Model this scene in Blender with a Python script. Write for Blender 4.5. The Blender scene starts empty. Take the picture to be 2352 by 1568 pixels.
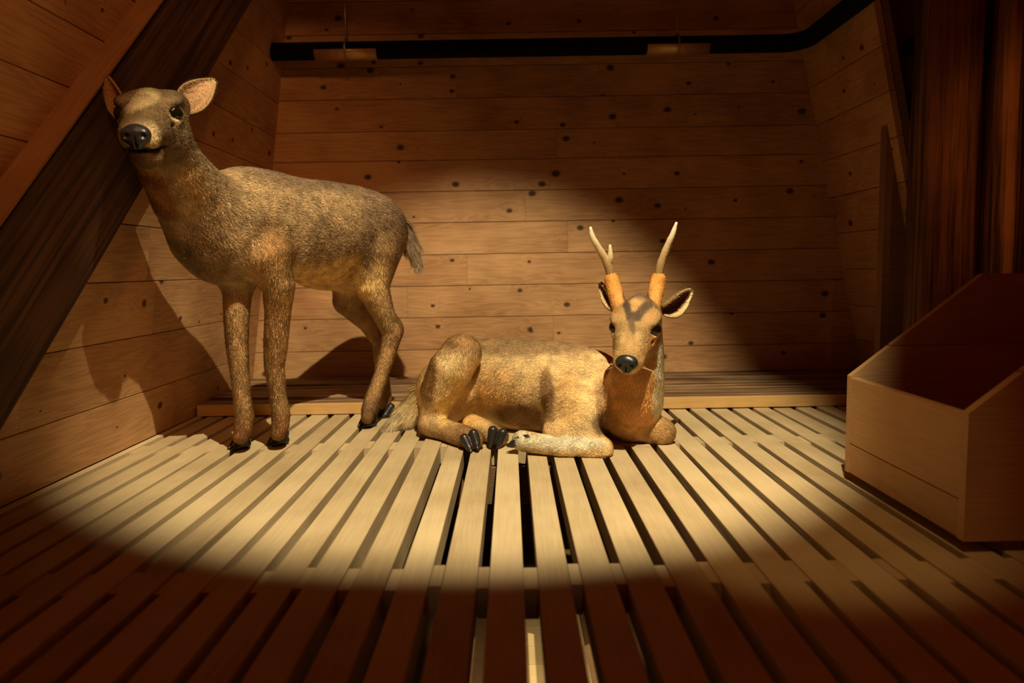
import bpy, math, random
import numpy as np
from mathutils import Matrix, Vector

random.seed(7)
rng = np.random.default_rng(11)
scn = bpy.context.scene
COL = scn.collection

# ------------------------------------------------------------------ camera
FPX, CAMH = 1700.0, 0.5
PITCH = math.atan(166 / FPX)
ROT = (Matrix.Rotation(math.pi / 2 - PITCH, 3, 'X') @ Matrix.Rotation(math.radians(-0.95), 3, 'Z'))
RN = np.array(ROT)
cam = bpy.data.cameras.new('camera')
cam.sensor_width = 36.0
cam.lens = FPX * 36.0 / 2352.0
cam.clip_start = 0.02
cam.dof.use_dof = True
cam.dof.focus_distance = 2.0
cam.dof.aperture_fstop = 2.6
camo = bpy.data.objects.new('camera', cam)
COL.objects.link(camo)
camo.matrix_world = Matrix.Translation((0, 0, CAMH)) @ ROT.to_4x4()
scn.camera = camo


def ray(x, y):
    return RN @ np.array([(x - 1176) / FPX, -(y - 784) / FPX, -1.0])


def P(x, y, d):
    """point seen at pixel x,y standing d metres into the room"""
    r = ray(x, y)
    return np.array([0, 0, CAMH]) + r * d / r[1]


def FL(x, y, z=0.0):
    """point seen at pixel x,y lying at height z"""
    r = ray(x, y)
    return np.array([0, 0, CAMH]) + r * (z - CAMH) / r[2]


# ------------------------------------------------------------------ world, lights, exposure
w = bpy.data.worlds.new('world')
scn.world = w
w.use_nodes = True
w.node_tree.nodes['Background'].inputs[0].default_value = (1.0, 0.085, 0.012, 1)
w.node_tree.nodes['Background'].inputs[1].default_value = 0.052

vs = scn.view_settings
vs.view_transform = 'Standard'
vs.look = 'None'
vs.exposure = 0.0
vs.gamma = 1.0
vs.use_curve_mapping = False


def spot(name, loc, target, energy, color, angle, blend, radius):
    l = bpy.data.lights.new(name, 'SPOT')
    l.energy = energy
    l.color = color
    l.spot_size = math.radians(angle)
    l.spot_blend = blend
    l.shadow_soft_size = radius
    o = bpy.data.objects.new(name, l)
    COL.objects.link(o)
    o.location = loc
    o.rotation_euler = (Vector(target) - Vector(loc)).to_track_quat('-Z', 'Y').to_euler()
    return o


WARM = (1.0, 0.82, 0.50)
spot('key_spotlight', (0.30, 0.45, 2.6), (-0.12, 2.36, 0.0), 530, WARM, 44.0, 0.42, 0.012)
spot('side_spotlight', (0.15, 0.35, 2.5), (0.56, 1.42, 0.0), 46, (1.0, 0.60, 0.22), 18, 0.65, 0.02)
spot('room_spotlight', (0.0, -0.5, 2.2), (-1.0, 1.75, 1.22), 105, (1.0, 0.40, 0.12), 46, 1.0, 0.15)
spot('post_fill_light', (1.0, 0.1, 2.3), (1.72, 2.4, 0.75), 90, (1.0, 0.36, 0.07), 20, 1.0, 0.05)  # added fill that brightens the right posts, no visible source
spot('low_lamp', (0.10, 1.80, -0.16), (0.08, 2.25, -0.7), 9, (1.0, 0.78, 0.45), 50, 0.1, 0.02)


# ------------------------------------------------------------------ materials
def newmat(name):
    m = bpy.data.materials.new(name)
    m.use_nodes = True
    nt = m.node_tree
    return m, nt, nt.nodes['Principled BSDF']


def nd(nt, t, **kw):
    n = nt.nodes.new(t)
    for k, v in kw.items():
        setattr(n, k, v)
    return n


def wood(name, dark, light, knots=0.0, grain=1.0, rough=0.6, vary=0.18, knot_scale=6.5, streak=None, ring=0.5, bump=0.25):
    """planks: grain runs along local X"""
    m, nt, bs = newmat(name)
    L = nt.links.new
    tc = nd(nt, 'ShaderNodeTexCoord')
    oi = nd(nt, 'ShaderNodeObjectInfo')
    mul = nd(nt, 'ShaderNodeMath', operation='MULTIPLY')
    mul.inputs[1].default_value = 37.0
    L(oi.outputs['Random'], mul.inputs[0])
    off = nd(nt, 'ShaderNodeVectorMath', operation='ADD')
    L(tc.outputs['Object'], off.inputs[0])
    L(mul.outputs[0], off.inputs[1])
    # knots
    vor = nd(nt, 'ShaderNodeTexVoronoi', voronoi_dimensions='2D')
    sc = nd(nt, 'ShaderNodeVectorMath', operation='MULTIPLY')
    sc.inputs[1].default_value = (0.85, 1.15, 0.0)
    L(off.outputs[0], sc.inputs[0])
    L(sc.outputs[0], vor.inputs['Vector'])
    vor.inputs['Scale'].default_value = knot_scale
    sep = nd(nt, 'ShaderNodeSeparateColor')
    L(vor.outputs['Color'], sep.inputs[0])
    size = nd(nt, 'ShaderNodeMapRange')
    size.inputs[1].default_value = 0.36
    size.inputs[2].default_value = 1.0
    size.inputs[3].default_value = 0.0
    size.inputs[4].default_value = 0.125
    L(sep.outputs[0], size.inputs[0])
    div = nd(nt, 'ShaderNodeMath', operation='DIVIDE')
    L(vor.outputs['Distance'], div.inputs[0])
    mx = nd(nt, 'ShaderNodeMath', operation='MAXIMUM')
    mx.inputs[1].default_value = 0.004
    L(size.outputs[0], mx.inputs[0])
    L(mx.outputs[0], div.inputs[1])
    kn = nd(nt, 'ShaderNodeMapRange', interpolation_type='SMOOTHSTEP')
    kn.inputs[1].default_value = 0.45
    kn.inputs[2].default_value = 1.15
    kn.inputs[3].default_value = knots
    kn.inputs[4].default_value = 0.0
    L(div.outputs[0], kn.inputs[0])
    halo = nd(nt, 'ShaderNodeMapRange', interpolation_type='SMOOTHSTEP')
    halo.inputs[1].default_value = 0.5
    halo.inputs[2].default_value = 5.0
    halo.inputs[3].default_value = 0.05
    halo.inputs[4].default_value = 0.0
    L(div.outputs[0], halo.inputs[0])
    # grain
    st = nd(nt, 'ShaderNodeVectorMath', operation='MULTIPLY')
    st.inputs[1].default_value = (1.6, 22.0, 22.0)
    hal3 = nd(nt, 'ShaderNodeVectorMath', operation='ADD')
    L(off.outputs[0], hal3.inputs[0])
    hm = nd(nt, 'ShaderNodeMath', operation='MULTIPLY')
    hm.inputs[1].default_value = 0.35 if knots > 0 else 0.0
    L(halo.outputs[0], hm.inputs[0])
    L(hm.outputs[0], hal3.inputs[1])
    L(hal3.outputs[0], st.inputs[0])
    n1 = nd(nt, 'ShaderNodeTexNoise')
    n1.inputs['Scale'].default_value = 1.0
    n1.inputs['Detail'].default_value = 3.0
    n1.inputs['Distortion'].default_value = 0.3
    L(st.outputs[0], n1.inputs['Vector'])
    # rings: fine lines from the low noise
    rm = nd(nt, 'ShaderNodeMath', operation='MULTIPLY')
    rm.inputs[1].default_value = 62.0
    L(n1.outputs['Fac'], rm.inputs[0])
    sn = nd(nt, 'ShaderNodeMath', operation='SINE')
    L(rm.outputs[0], sn.inputs[0])
    st2 = nd(nt, 'ShaderNodeVectorMath', operation='MULTIPLY')
    st2.inputs[1].default_value = (9.0, 260.0, 260.0)
    L(off.outputs[0], st2.inputs[0])
    n2 = nd(nt, 'ShaderNodeTexNoise')
    n2.inputs['Scale'].default_value = 1.0
    n2.inputs['Detail'].default_value = 2.0
    L(st2.outputs[0], n2.inputs['Vector'])
    n3 = nd(nt, 'ShaderNodeTexNoise')
    n3.inputs['Scale'].default_value = 5.0
    n3.inputs['Detail'].default_value = 2.0
    L(off.outputs[0], n3.inputs['Vector'])
    a = nd(nt, 'ShaderNodeMath', operation='MULTIPLY_ADD')
    a.inputs[1].default_value = 0.10 * ring * grain
    L(sn.outputs[0], a.inputs[0])
    L(n3.outputs['Fac'], a.inputs[2])
    b = nd(nt, 'ShaderNodeMath', operation='MULTIPLY_ADD')
    b.inputs[1].default_value = 0.45 * grain
    L(n2.outputs['Fac'], b.inputs[0])
    L(a.outputs[0], b.inputs[2])
    c = nd(nt, 'ShaderNodeMath', operation='MULTIPLY_ADD')
    c.inputs[1].default_value = vary * 2
    L(oi.outputs['Random'], c.inputs[0])
    L(b.outputs[0], c.inputs[2])
    mr = nd(nt, 'ShaderNodeMapRange')
    mr.inputs[1].default_value = 0.45
    mr.inputs[2].default_value = 0.98 + vary
    L(c.outputs[0], mr.inputs[0])
    mix = nd(nt, 'ShaderNodeMix', data_type='RGBA')
    mix.inputs[6].default_value = (*dark, 1)
    mix.inputs[7].default_value = (*light, 1)
    L(mr.outputs[0], mix.inputs[0])
    out = mix.outputs[2]
    if streak:
        st4 = nd(nt, 'ShaderNodeVectorMath', operation='MULTIPLY')
        st4.inputs[1].default_value = (0.9, 34.0, 34.0)
        L(off.outputs[0], st4.inputs[0])
        n4 = nd(nt, 'ShaderNodeTexNoise')
        n4.inputs['Scale'].default_value = 1.0
        n4.inputs['Detail'].default_value = 4.0
        n4.inputs['Roughness'].default_value = 0.65
        L(st4.outputs[0], n4.inputs['Vector'])
        m4 = nd(nt, 'ShaderNodeMapRange')
        m4.inputs[1].default_value = 0.44
        m4.inputs[2].default_value = 0.60
        L(n4.outputs['Fac'], m4.inputs[0])
        mx4 = nd(nt, 'ShaderNodeMix', data_type='RGBA')
        mx4.inputs[7].default_value = (*streak, 1)
        L(out, mx4.inputs[6])
        L(m4.outputs[0], mx4.inputs[0])
        out = mx4.outputs[2]
    if knots > 0:
        km = nd(nt, 'ShaderNodeMix', data_type='RGBA')
        km.inputs[7].default_value = (0.035, 0.014, 0.006, 1)
        L(out, km.inputs[6])
        L(kn.outputs[0], km.inputs[0])
        out = km.outputs[2]
    L(out, bs.inputs['Base Color'])
    bs.inputs['Roughness'].default_value = rough
    bs.inputs['Specular IOR Level'].default_value = 0.25
    bp = nd(nt, 'ShaderNodeBump')
    bp.inputs['Strength'].default_value = bump
    bp.inputs['Distance'].default_value = 0.002
    L(n2.outputs['Fac'], bp.inputs['Height'])
    L(bp.outputs[0], bs.inputs['Normal'])
    return m


def plain(name, col, rough=0.5, metal=0.0, noise=0.0, spec=0.4):
    m, nt, bs = newmat(name)
    bs.inputs['Roughness'].default_value = rough
    bs.inputs['Metallic'].default_value = metal
    bs.inputs['Specular IOR Level'].default_value = spec
    if noise:
        tc = nd(nt, 'ShaderNodeTexCoord')
        n = nd(nt, 'ShaderNodeTexNoise')
        n.inputs['Scale'].default_value = 40
        n.inputs['Detail'].default_value = 4
        nt.links.new(tc.outputs['Object'], n.inputs['Vector'])
        r = nd(nt, 'ShaderNodeMapRange')
        r.inputs[3].default_value = 1 - noise
        r.inputs[4].default_value = 1 + noise
        nt.links.new(n.outputs['Fac'], r.inputs[0])
        v = nd(nt, 'ShaderNodeVectorMath', operation='SCALE')
        v.inputs[0].default_value = col
        nt.links.new(r.outputs[0], v.inputs['Scale'])
        nt.links.new(v.outputs[0], bs.inputs['Base Color'])
    else:
        bs.inputs['Base Color'].default_value = (*col, 1)
    return m


def vcol_mat(name, rough=0.75, spec=0.15, bump=0.0, translucent=0.0):
    m, nt, bs = newmat(name)
    at = nd(nt, 'ShaderNodeAttribute', attribute_name='Col')
    nt.links.new(at.outputs['Color'], bs.inputs['Base Color'])
    bs.inputs['Roughness'].default_value = rough
    bs.inputs['Specular IOR Level'].default_value = spec
    if translucent:
        tr = nd(nt, 'ShaderNodeBsdfTranslucent')
        nt.links.new(at.outputs['Color'], tr.inputs['Color'])
        ms = nd(nt, 'ShaderNodeMixShader')
        ms.inputs[0].default_value = translucent
        nt.links.new(bs.outputs[0], ms.inputs[1])
        nt.links.new(tr.outputs[0], ms.inputs[2])
        nt.links.new(ms.outputs[0], nt.nodes['Material Output'].inputs['Surface'])
    if bump:
        tc = nd(nt, 'ShaderNodeTexCoord')
        n = nd(nt, 'ShaderNodeTexNoise')
        n.inputs['Scale'].default_value = 180
        n.inputs['Detail'].default_value = 3
        nt.links.new(tc.outputs['Object'], n.inputs['Vector'])
        bp = nd(nt, 'ShaderNodeBump')
        bp.inputs['Strength'].default_value = bump
        bp.inputs['Distance'].default_value = 0.004
        nt.links.new(n.outputs['Fac'], bp.inputs['Height'])
        nt.links.new(bp.outputs[0], bs.inputs['Normal'])
    return m


M_WALL = wood('knotty_pine', (0.31, 0.155, 0.065), (0.54, 0.315, 0.15), knots=0.92, ring=1.2, vary=0.12)
M_SLAT = wood('pale_slat_wood', (0.36, 0.262, 0.14), (0.60, 0.475, 0.285), knots=0.0, ring=0.25, vary=0.16, rough=0.7)
M_LEDGE = wood('weathered_board', (0.16, 0.085, 0.04), (0.45, 0.29, 0.16), streak=(0.07, 0.035, 0.018), rough=0.75, vary=0.1)
M_LEDGE_FRONT = wood('fresh_sawn_edge', (0.42, 0.23, 0.08), (0.62, 0.40, 0.16), ring=0.6)
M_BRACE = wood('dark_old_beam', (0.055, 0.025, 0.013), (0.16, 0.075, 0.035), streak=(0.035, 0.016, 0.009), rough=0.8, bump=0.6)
M_BRACE_LIT = wood('beam_lit_edge', (0.17, 0.08, 0.032), (0.30, 0.155, 0.065), rough=0.8, bump=0.5)  # paler copy of the beam wood, light on its top edge coloured in
M_POST = wood('weathered_post', (0.10, 0.045, 0.02), (0.30, 0.14, 0.055), streak=(0.045, 0.02, 0.01), rough=0.85, bump=0.8)
M_BOX = wood('bin_board', (0.36, 0.20, 0.085), (0.55, 0.33, 0.15), rough=0.6, ring=0.5)
M_DARK = wood('joist_wood', (0.12, 0.06, 0.03), (0.25, 0.14, 0.07), rough=0.8)
M_LOWER = wood('lower_floor_pine', (0.50, 0.36, 0.18), (0.70, 0.52, 0.28), knots=0.8, ring=0.4)
M_PIPE = plain('black_insulation', (0.006, 0.006, 0.007), 0.85, noise=0.3, spec=0.1)
M_TAPE = plain('brass_sleeve', (0.55, 0.36, 0.15), 0.4, 0.6, noise=0.25)
M_STEEL = plain('hanger_steel', (0.35, 0.3, 0.24), 0.45, 0.8, noise=0.2)
M_FUR = vcol_mat('fur_strands', 0.6, 0.25, translucent=0.25)
M_FUR_PALE = plain('pale_whisker', (0.8, 0.7, 0.5), 0.5)
M_SKIN = vcol_mat('deer_hide', 0.8, 0.1, 0.4)
M_EYE = plain('glass_eye', (0.006, 0.004, 0.003), 0.07, spec=0.6)
M_NOSE = plain('nose_leather', (0.022, 0.022, 0.024), 0.33, noise=0.5, spec=0.5)
M_HOOF = plain('hoof_horn', (0.022, 0.018, 0.016), 0.35, noise=0.4, spec=0.5)
M_ANTLER = vcol_mat('antler_bone', 0.45, 0.35, 0.25)


# ------------------------------------------------------------------ mesh helpers
def mesh_obj(name, verts, faces, mat=None, parent=None, smooth=False):
    me = bpy.data.meshes.new(name)
    me.from_pydata([tuple(map(float, v)) for v in verts], [], [tuple(map(int, f)) for f in faces])
    me.update()
    if mat:
        me.materials.append(mat)
    if smooth:
        me.polygons.foreach_set('use_smooth', [True] * len(me.polygons))
    o = bpy.data.objects.new(name, me)
    COL.objects.link(o)
    if parent:
        o.parent = parent
    return o


def tag(o, label=None, cat=None, group=None, kind=None):
    if label:
        o['label'] = label
    if cat:
        o['category'] = cat
    if group:
        o['group'] = group
    if kind:
        o['kind'] = kind
    return o


def empty(name, loc=(0, 0, 0)):
    o = bpy.data.objects.new(name, None)
    COL.objects.link(o)
    o.location = loc
    o.empty_display_size = 0.1
    return o


_bcache = {}


def box_mesh(lx, ly, lz, ch, mat):
    key = (round(lx, 4), round(ly, 4), round(lz, 4), ch, mat.name)
    if key in _bcache:
        return _bcache[key]
    hx, hy, hz = lx / 2, ly / 2, lz / 2
    vs_, fs = [], []
    # chamfer the four long edges (octagon section swept along X) and keep the ends square
    sec = [(-hy + ch, -hz), (hy - ch, -hz), (hy, -hz + ch), (hy, hz - ch), (hy - ch, hz), (-hy + ch, hz), (-hy, hz - ch), (-hy, -hz + ch)]
    for x in (-hx, hx):
        vs_ += [(x, a, b) for a, b in sec]
    for i in range(8):
        j = (i + 1) % 8
        fs.append((i, i + 8, j + 8, j)[::-1])
    fs.append(tuple(range(8))[::-1])
    fs.append(tuple(range(8, 16)))
    me = bpy.data.meshes.new('board')
    me.from_pydata(vs_, [], fs)
    me.update()
    import bmesh
    bm = bmesh.new()
    bm.from_mesh(me)
    bmesh.ops.recalc_face_normals(bm, faces=bm.faces)
    bm.to_mesh(me)
    bm.free()
    me.materials.append(mat)
    _bcache[key] = me
    return me


def board(name, center, xdir, zdir, lx, ly, lz, mat, parent=None, ch=0.0015):
    """a board: length lx along xdir, thickness lz along zdir"""
    x = Vector(xdir).normalized()
    z = Vector(zdir)
    z = (z - x * z.dot(x)).normalized()
    y = z.cross(x)
    o = bpy.data.objects.new(name, box_mesh(lx, ly, lz, ch, mat))
    COL.objects.link(o)
    m = Matrix((x, y, z)).transposed().to_4x4()
    m.translation = Vector(center)
    if parent:
        o.parent = parent
        o.matrix_parent_inverse = Matrix.Identity(4)
        pm = Matrix.Translation(parent.location) if parent.type == 'EMPTY' else parent.matrix_basis
        o.matrix_basis = pm.inverted() @ m
    else:
        o.matrix_basis = m
    return o


def prism(name, poly, y0, y1, mat, parent):
    """polygon in x,z swept along y"""
    n = len(poly)
    vs_ = [(x, y0, z) for x, z in poly] + [(x, y1, z) for x, z in poly]
    fs = [tuple(range(n)), tuple(range(n, 2 * n))[::-1]] + [(i, i + n, (i + 1) % n + n, (i + 1) % n) for i in range(n)]
    return mesh_obj(name, vs_, fs, mat, parent)


def tube(name, pts, radii, mat, parent=None, seg=12, cols=None):
    pts = [Vector(p) for p in pts]
    vs_, fs, cc = [], [], []
    prev = None
    for i, p in enumerate(pts):
        t = (pts[min(i + 1, len(pts) - 1)] - pts[max(i - 1, 0)]).normalized()
        if prev is None:
            a = t.orthogonal().normalized()
        else:
            a = (prev - t * prev.dot(t)).normalized()
        prev = a
        b = t.cross(a)
        for k in range(seg):
            th = 2 * math.pi * k / seg
            vs_.append(p + (a * math.cos(th) + b * math.sin(th)) * radii[i])
            if cols:
                cc.append(cols[i])
    for i in range(len(pts) - 1):
        for k in range(seg):
            k2 = (k + 1) % seg
            fs.append((i * seg + k, i * seg + k2, (i + 1) * seg + k2, (i + 1) * seg + k))
    fs.append(tuple(range(seg))[::-1])
    fs.append(tuple(range((len(pts) - 1) * seg, len(pts) * seg)))
    o = mesh_obj(name, vs_, fs, mat, parent, smooth=True)
    if cols:
        set_col(o.data, np.array(cc))
    return o


def set_col(me, c):
    at = me.color_attributes.new('Col', 'FLOAT_COLOR', 'POINT')
    d = np.ones((len(me.vertices), 4), np.float32)
    d[:, :3] = c
    at.data.foreach_set('color', d.ravel())


# ------------------------------------------------------------------ floor of slats
floor = mesh_obj('floor', [(-1.6, 0.2, -0.055), (2.0, 0.2, -0.055), (2.0, 0.32, -0.055), (-1.6, 0.32, -0.055),
                           (-1.6, 0.2, -0.12), (2.0, 0.2, -0.12), (2.0, 0.32, -0.12), (-1.6, 0.32, -0.12)],
                 [(0, 1, 2, 3), (7, 6, 5, 4), (0, 4, 5, 1), (1, 5, 6, 2), (2, 6, 7, 3), (3, 7, 4, 0)], M_DARK)
tag(floor, 'pale wooden slatted floor with dark gaps', None, kind='structure')
GAPS = {-3: (-0.2105, -0.1900), -2: (-0.141, -0.1195), -1: (-0.0637, -0.0437), 0: (0.0122, 0.0367), 1: (0.0881, 0.1076), 2: (0.1601, 0.1789),
        3: (0.2337, 0.2543), 4: (0.3098, 0.329), 5: (0.3859, 0.4049), 6: (0.4574, 0.4734), 7: (0.5315, 0.5484), 8: (0.6069, 0.6253)}
gaps = []
for i in range(-17, 20):
    if i in GAPS:
        gaps.append(GAPS[i])
    else:
        c = 0.0235 + 0.0741 * i + random.uniform(-0.003, 0.003)
        hw = 0.0098 + random.uniform(-0.0015, 0.0015)
        gaps.append((c - hw, c + hw))
S0, S1 = 0.28, 2.74
for a, b in zip(gaps[:-1], gaps[1:]):
    x0, x1 = a[1], b[0]
    if x0 < -1.20 or x1 > 1.52:
        continue
    x0 = max(x0, -1.118)
    if x1 - x0 < 0.01:
        continue
    dz = random.uniform(-0.0025, 0.0012)
    skew = random.uniform(-0.0012, 0.0012)
    board('slat', ((x0 + x1) / 2, (S0 + S1) / 2, -0.025 + dz), (skew, 1, 0), (0, 0, 1), S1 - S0, x1 - x0, 0.05, M_SLAT, floor, 0.0012)
for a, b in gaps:
    if a < -1.13 or b > 1.5:
        continue
    for yc, ln in ((1.178, 0.084), (2.115, 0.085)):
        d = random.uniform(-0.006, 0.006)
        board('spacer_block', ((a + b) / 2, yc + d, -0.0275 + random.uniform(-0.004, 0.0015)), (0, 1, 0), (0, 0, 1), ln, b - a - 0.0012, 0.05, M_SLAT, floor, 0.0008)
for yc in (0.55, 2.10):
    board('joist', (0.2, yc, -0.115), (1, 0, 0), (0, 0, 1), 3.2, 0.07, 0.11, M_DARK, floor, 0.002)
lower = mesh_obj('floor_lower', [(-1.7, -0.2, -0.74), (2.1, -0.2, -0.74), (2.1, 3.3, -0.74), (-1.7, 3.3, -0.74)], [(0, 1, 2, 3)], M_DARK)
tag(lower, 'lower deck seen through the gaps', None, kind='structure')
for k in range(8):
    board('plank', (0.094, 1.75 + 0.115 * k, -0.715), (1, 0, 0), (0, 0, 1), 0.245, 0.111, 0.03, M_LOWER, lower, 0.001)  # pale boards kept short, their extent shapes the bright strip of light

# unseen dark screen added to keep ambient light out below the slats
x0_, x1_, y0_, y1_ = -1.22, 1.68, 0.16, 3.19
vs_ = [(x, y, z) for z in (-0.74, -0.125) for x, y in ((x0_, y0_), (x1_, y0_), (x1_, y1_), (x0_, y1_))]
below = mesh_obj('light_screen_below', vs_, [(0, 1, 5, 4), (1, 2, 6, 5), (2, 3, 7, 6), (3, 0, 4, 7)], M_DARK)
tag(below, 'unseen dark screen added below the slatted floor to block stray light', None, kind='structure')

# ------------------------------------------------------------------ walls
D = 3.15
LB, LT = np.array([-1.122, 0.0]), np.array([-0.929, 1.348])     # left wall x,z at two heights
RB, RT = np.array([1.506, 0.0]), np.array([1.22, 1.352])
sl = (LT[0] - LB[0]) / (LT[1] - LB[1])
sr = (RT[0] - RB[0]) / (RT[1] - RB[1])
xl = lambda z: LB[0] + sl * z
xr = lambda z: RB[0] + sr * z
ZT = 1.66

wall_back = mesh_obj('wall_back', [(-1.4, D + 0.024, -0.1), (1.8, D + 0.024, -0.1), (1.8, D + 0.024, 1.9), (-1.4, D + 0.024, 1.9),
                                   (-1.4, D + 0.05, -0.1), (1.8, D + 0.05, -0.1), (1.8, D + 0.05, 1.9), (-1.4, D + 0.05, 1.9)],
                     [(0, 1, 2, 3), (7, 6, 5, 4), (0, 4, 5, 1), (1, 5, 6, 2), (2, 6, 7, 3), (3, 7, 4, 0)], M_DARK)
tag(wall_back, 'back wall of horizontal knotty pine planks', None, kind='structure')
seams = [0.03, 0.162, 0.300, 0.434, 0.566, 0.699, 0.829, 0.958, 1.078, 1.209, 1.338, 1.468, 1.598, 1.70]
for z0, z1 in zip(seams[:-1], seams[1:]):
    cut = random.uniform(-0.6, 0.9)
    for xa, xb in ((-1.16, cut), (cut, 1.56)):
        board('plank', ((xa + xb) / 2, D + 0.011 + random.uniform(-0.0012, 0.0012), (z0 + z1) / 2), (1, 0, 0), (0, -1, 0), xb - xa - 0.0008, z1 - z0 - 0.0022, 0.022, M_WALL, wall_back, 0.0012)


def side_wall(name, xf, slope, seams, y0, y1, sgn, label):
    """leaning plank wall; sgn=+1 when the room is on its +x side"""
    nrm = np.array([1.0, 0, -slope]) * sgn
    nrm /= np.linalg.norm(nrm)
    vs_ = []
    for off_ in (0.026, 0.05):
        for (y, z) in ((y0, -0.1), (y1, -0.1), (y1, 1.9), (y0, 1.9)):
            vs_.append((xf(z) - nrm[0] * off_, y, z - nrm[2] * off_))
    o = mesh_obj(name, vs_, [(0, 1, 2, 3), (7, 6, 5, 4), (0, 4, 5, 1), (1, 5, 6, 2), (2, 6, 7, 3), (3, 7, 4, 0)], M_DARK)
    tag(o, label, None, kind='structure')
    k = math.hypot(1, slope)
    for z0, z1 in zip(seams[:-1], seams[1:]):
        zc = (z0 + z1) / 2
        c = np.array([xf(zc), 0, zc]) - nrm * 0.011
        cut = random.uniform(y0 + 0.35 * (y1 - y0), y0 + 0.75 * (y1 - y0))
        for ya, yb in ((y0, cut), (cut, y1)):
            board('plank', (c[0], (ya + yb) / 2, c[2]), (0, 1, 0), nrm, yb - ya - 0.0008, (z1 - z0) * k - 0.0022, 0.022, M_WALL, o, 0.0012)
    return o


side_wall('wall_left', xl, sl, [0.0, 0.154, 0.324, 0.483, 0.637, 0.782, 0.924, 1.06, 1.196, 1.34, 1.49, 1.66], 0.55, D, +1, 'leaning left wall of knotty pine planks')
side_wall('wall_right', xr, sr, [0.03 + 0.149 * i for i in range(12)], 2.55, D, -1, 'leaning right wall of dark pine planks')
# return wall behind the posts on the right
wr = mesh_obj('wall_front', [(1.30, 2.60, 0), (2.3, 2.60, 0), (2.3, 2.60, 1.9), (1.30, 2.60, 1.9), (1.30, 2.64, 0), (2.3, 2.64, 0), (2.3, 2.64, 1.9), (1.30, 2.64, 1.9)],
              [(0, 1, 2, 3), (7, 6, 5, 4), (0, 4, 5, 1), (1, 5, 6, 2), (2, 6, 7, 3), (3, 7, 4, 0)], M_DARK)
tag(wr, 'boarded wall piece behind the rough posts', None, kind='structure')
for k in range(12):
    board('plank', (1.86, 2.588, 0.075 + 0.149 * k), (1, 0, 0), (0, -1, 0), 0.86, 0.1465, 0.022, M_WALL, wr, 0.0012)

ceiling = mesh_obj('ceiling', [(-1.4, 2.36, ZT + 0.024), (2.3, 2.36, ZT + 0.024), (2.3, D + 0.05, ZT + 0.024), (-1.4, D + 0.05, ZT + 0.024),
                               (-1.4, 2.36, ZT + 0.05), (2.3, 2.36, ZT + 0.05), (2.3, D + 0.05, ZT + 0.05), (-1.4, D + 0.05, ZT + 0.05)],
                   [(0, 1, 2, 3)[::-1], (7, 6, 5, 4)[::-1], (0, 4, 5, 1)[::-1], (1, 5, 6, 2)[::-1], (2, 6, 7, 3)[::-1], (3, 7, 4, 0)[::-1]], M_DARK)
tag(ceiling, 'dark plank ceiling above the pipe', None, kind='structure')
for k in range(6):
    board('plank', (0.2, 2.43 + 0.131 * k, ZT + 0.012), (1, 0, 0), (0, 0, -1), 2.5, 0.128, 0.022, M_WALL, ceiling, 0.0012)

# ------------------------------------------------------------------ ledge along the back wall
ledge = empty('plank_ledge', (0, 2.57, 0))
tag(ledge, 'low ledge of dark weathered boards with pale sawn front along the back wall', 'ledge')
LX0, LX1 = -1.115, 1.49
yy = 2.585
for wd, hh in ((0.105, 0.040), (0.13, 0.046), (0.14, 0.043), (0.185, 0.05)):
    x0 = -1.112
    board('plank', ((x0 + LX1) / 2, yy + wd / 2, hh / 2 + 0.0015), (1, 0, 0), (0, 0, 1), LX1 - x0, wd - 0.004, hh, M_LEDGE, ledge, 0.002)
    yy += wd
board('front_edge', ((-1.112 + LX1) / 2, 2.577, 0.0215), (1, 0, 0), (0, 0, 1), LX1 + 1.112, 0.015, 0.038, M_LEDGE_FRONT, ledge, 0.001)

# ------------------------------------------------------------------ brace on the left wall
nl = np.array([1.0, 0, -sl])
nl /= np.linalg.norm(nl)
brace = empty('timber_brace', (xl(0.0), 1.2, 0.0))
tag(brace, 'wide dark timber brace running diagonally up the left wall', 'beam')
# centre line in the wall plane
lo = np.array([1.55, 0.264]); hi = np.array([2.627, 1.429])
d_ = (hi - lo) / np.linalg.norm(hi - lo)
pn = np.array([-d_[1], d_[0]])                       # up-left normal in (y,z)
up = np.array([1.512, 0.697])
wdt = float(np.dot(up - lo, pn))
c0 = lo + pn * wdt / 2
TH = 0.058
cy, cz = c0 + d_ * 0.45
ctr = np.array([xl(cz), cy, cz]) + nl * (TH / 2)
tang = np.array([sl * d_[1], d_[0], d_[1]])
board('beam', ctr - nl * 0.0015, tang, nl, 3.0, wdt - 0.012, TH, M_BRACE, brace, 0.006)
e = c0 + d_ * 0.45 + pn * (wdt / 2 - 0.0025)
board('lit_top_edge', np.array([xl(e[1]), e[0], e[1]]) + nl * (TH / 2 + 0.0005), tang, nl, 3.0, 0.007, TH + 0.002, M_BRACE_LIT, brace, 0.001)

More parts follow.
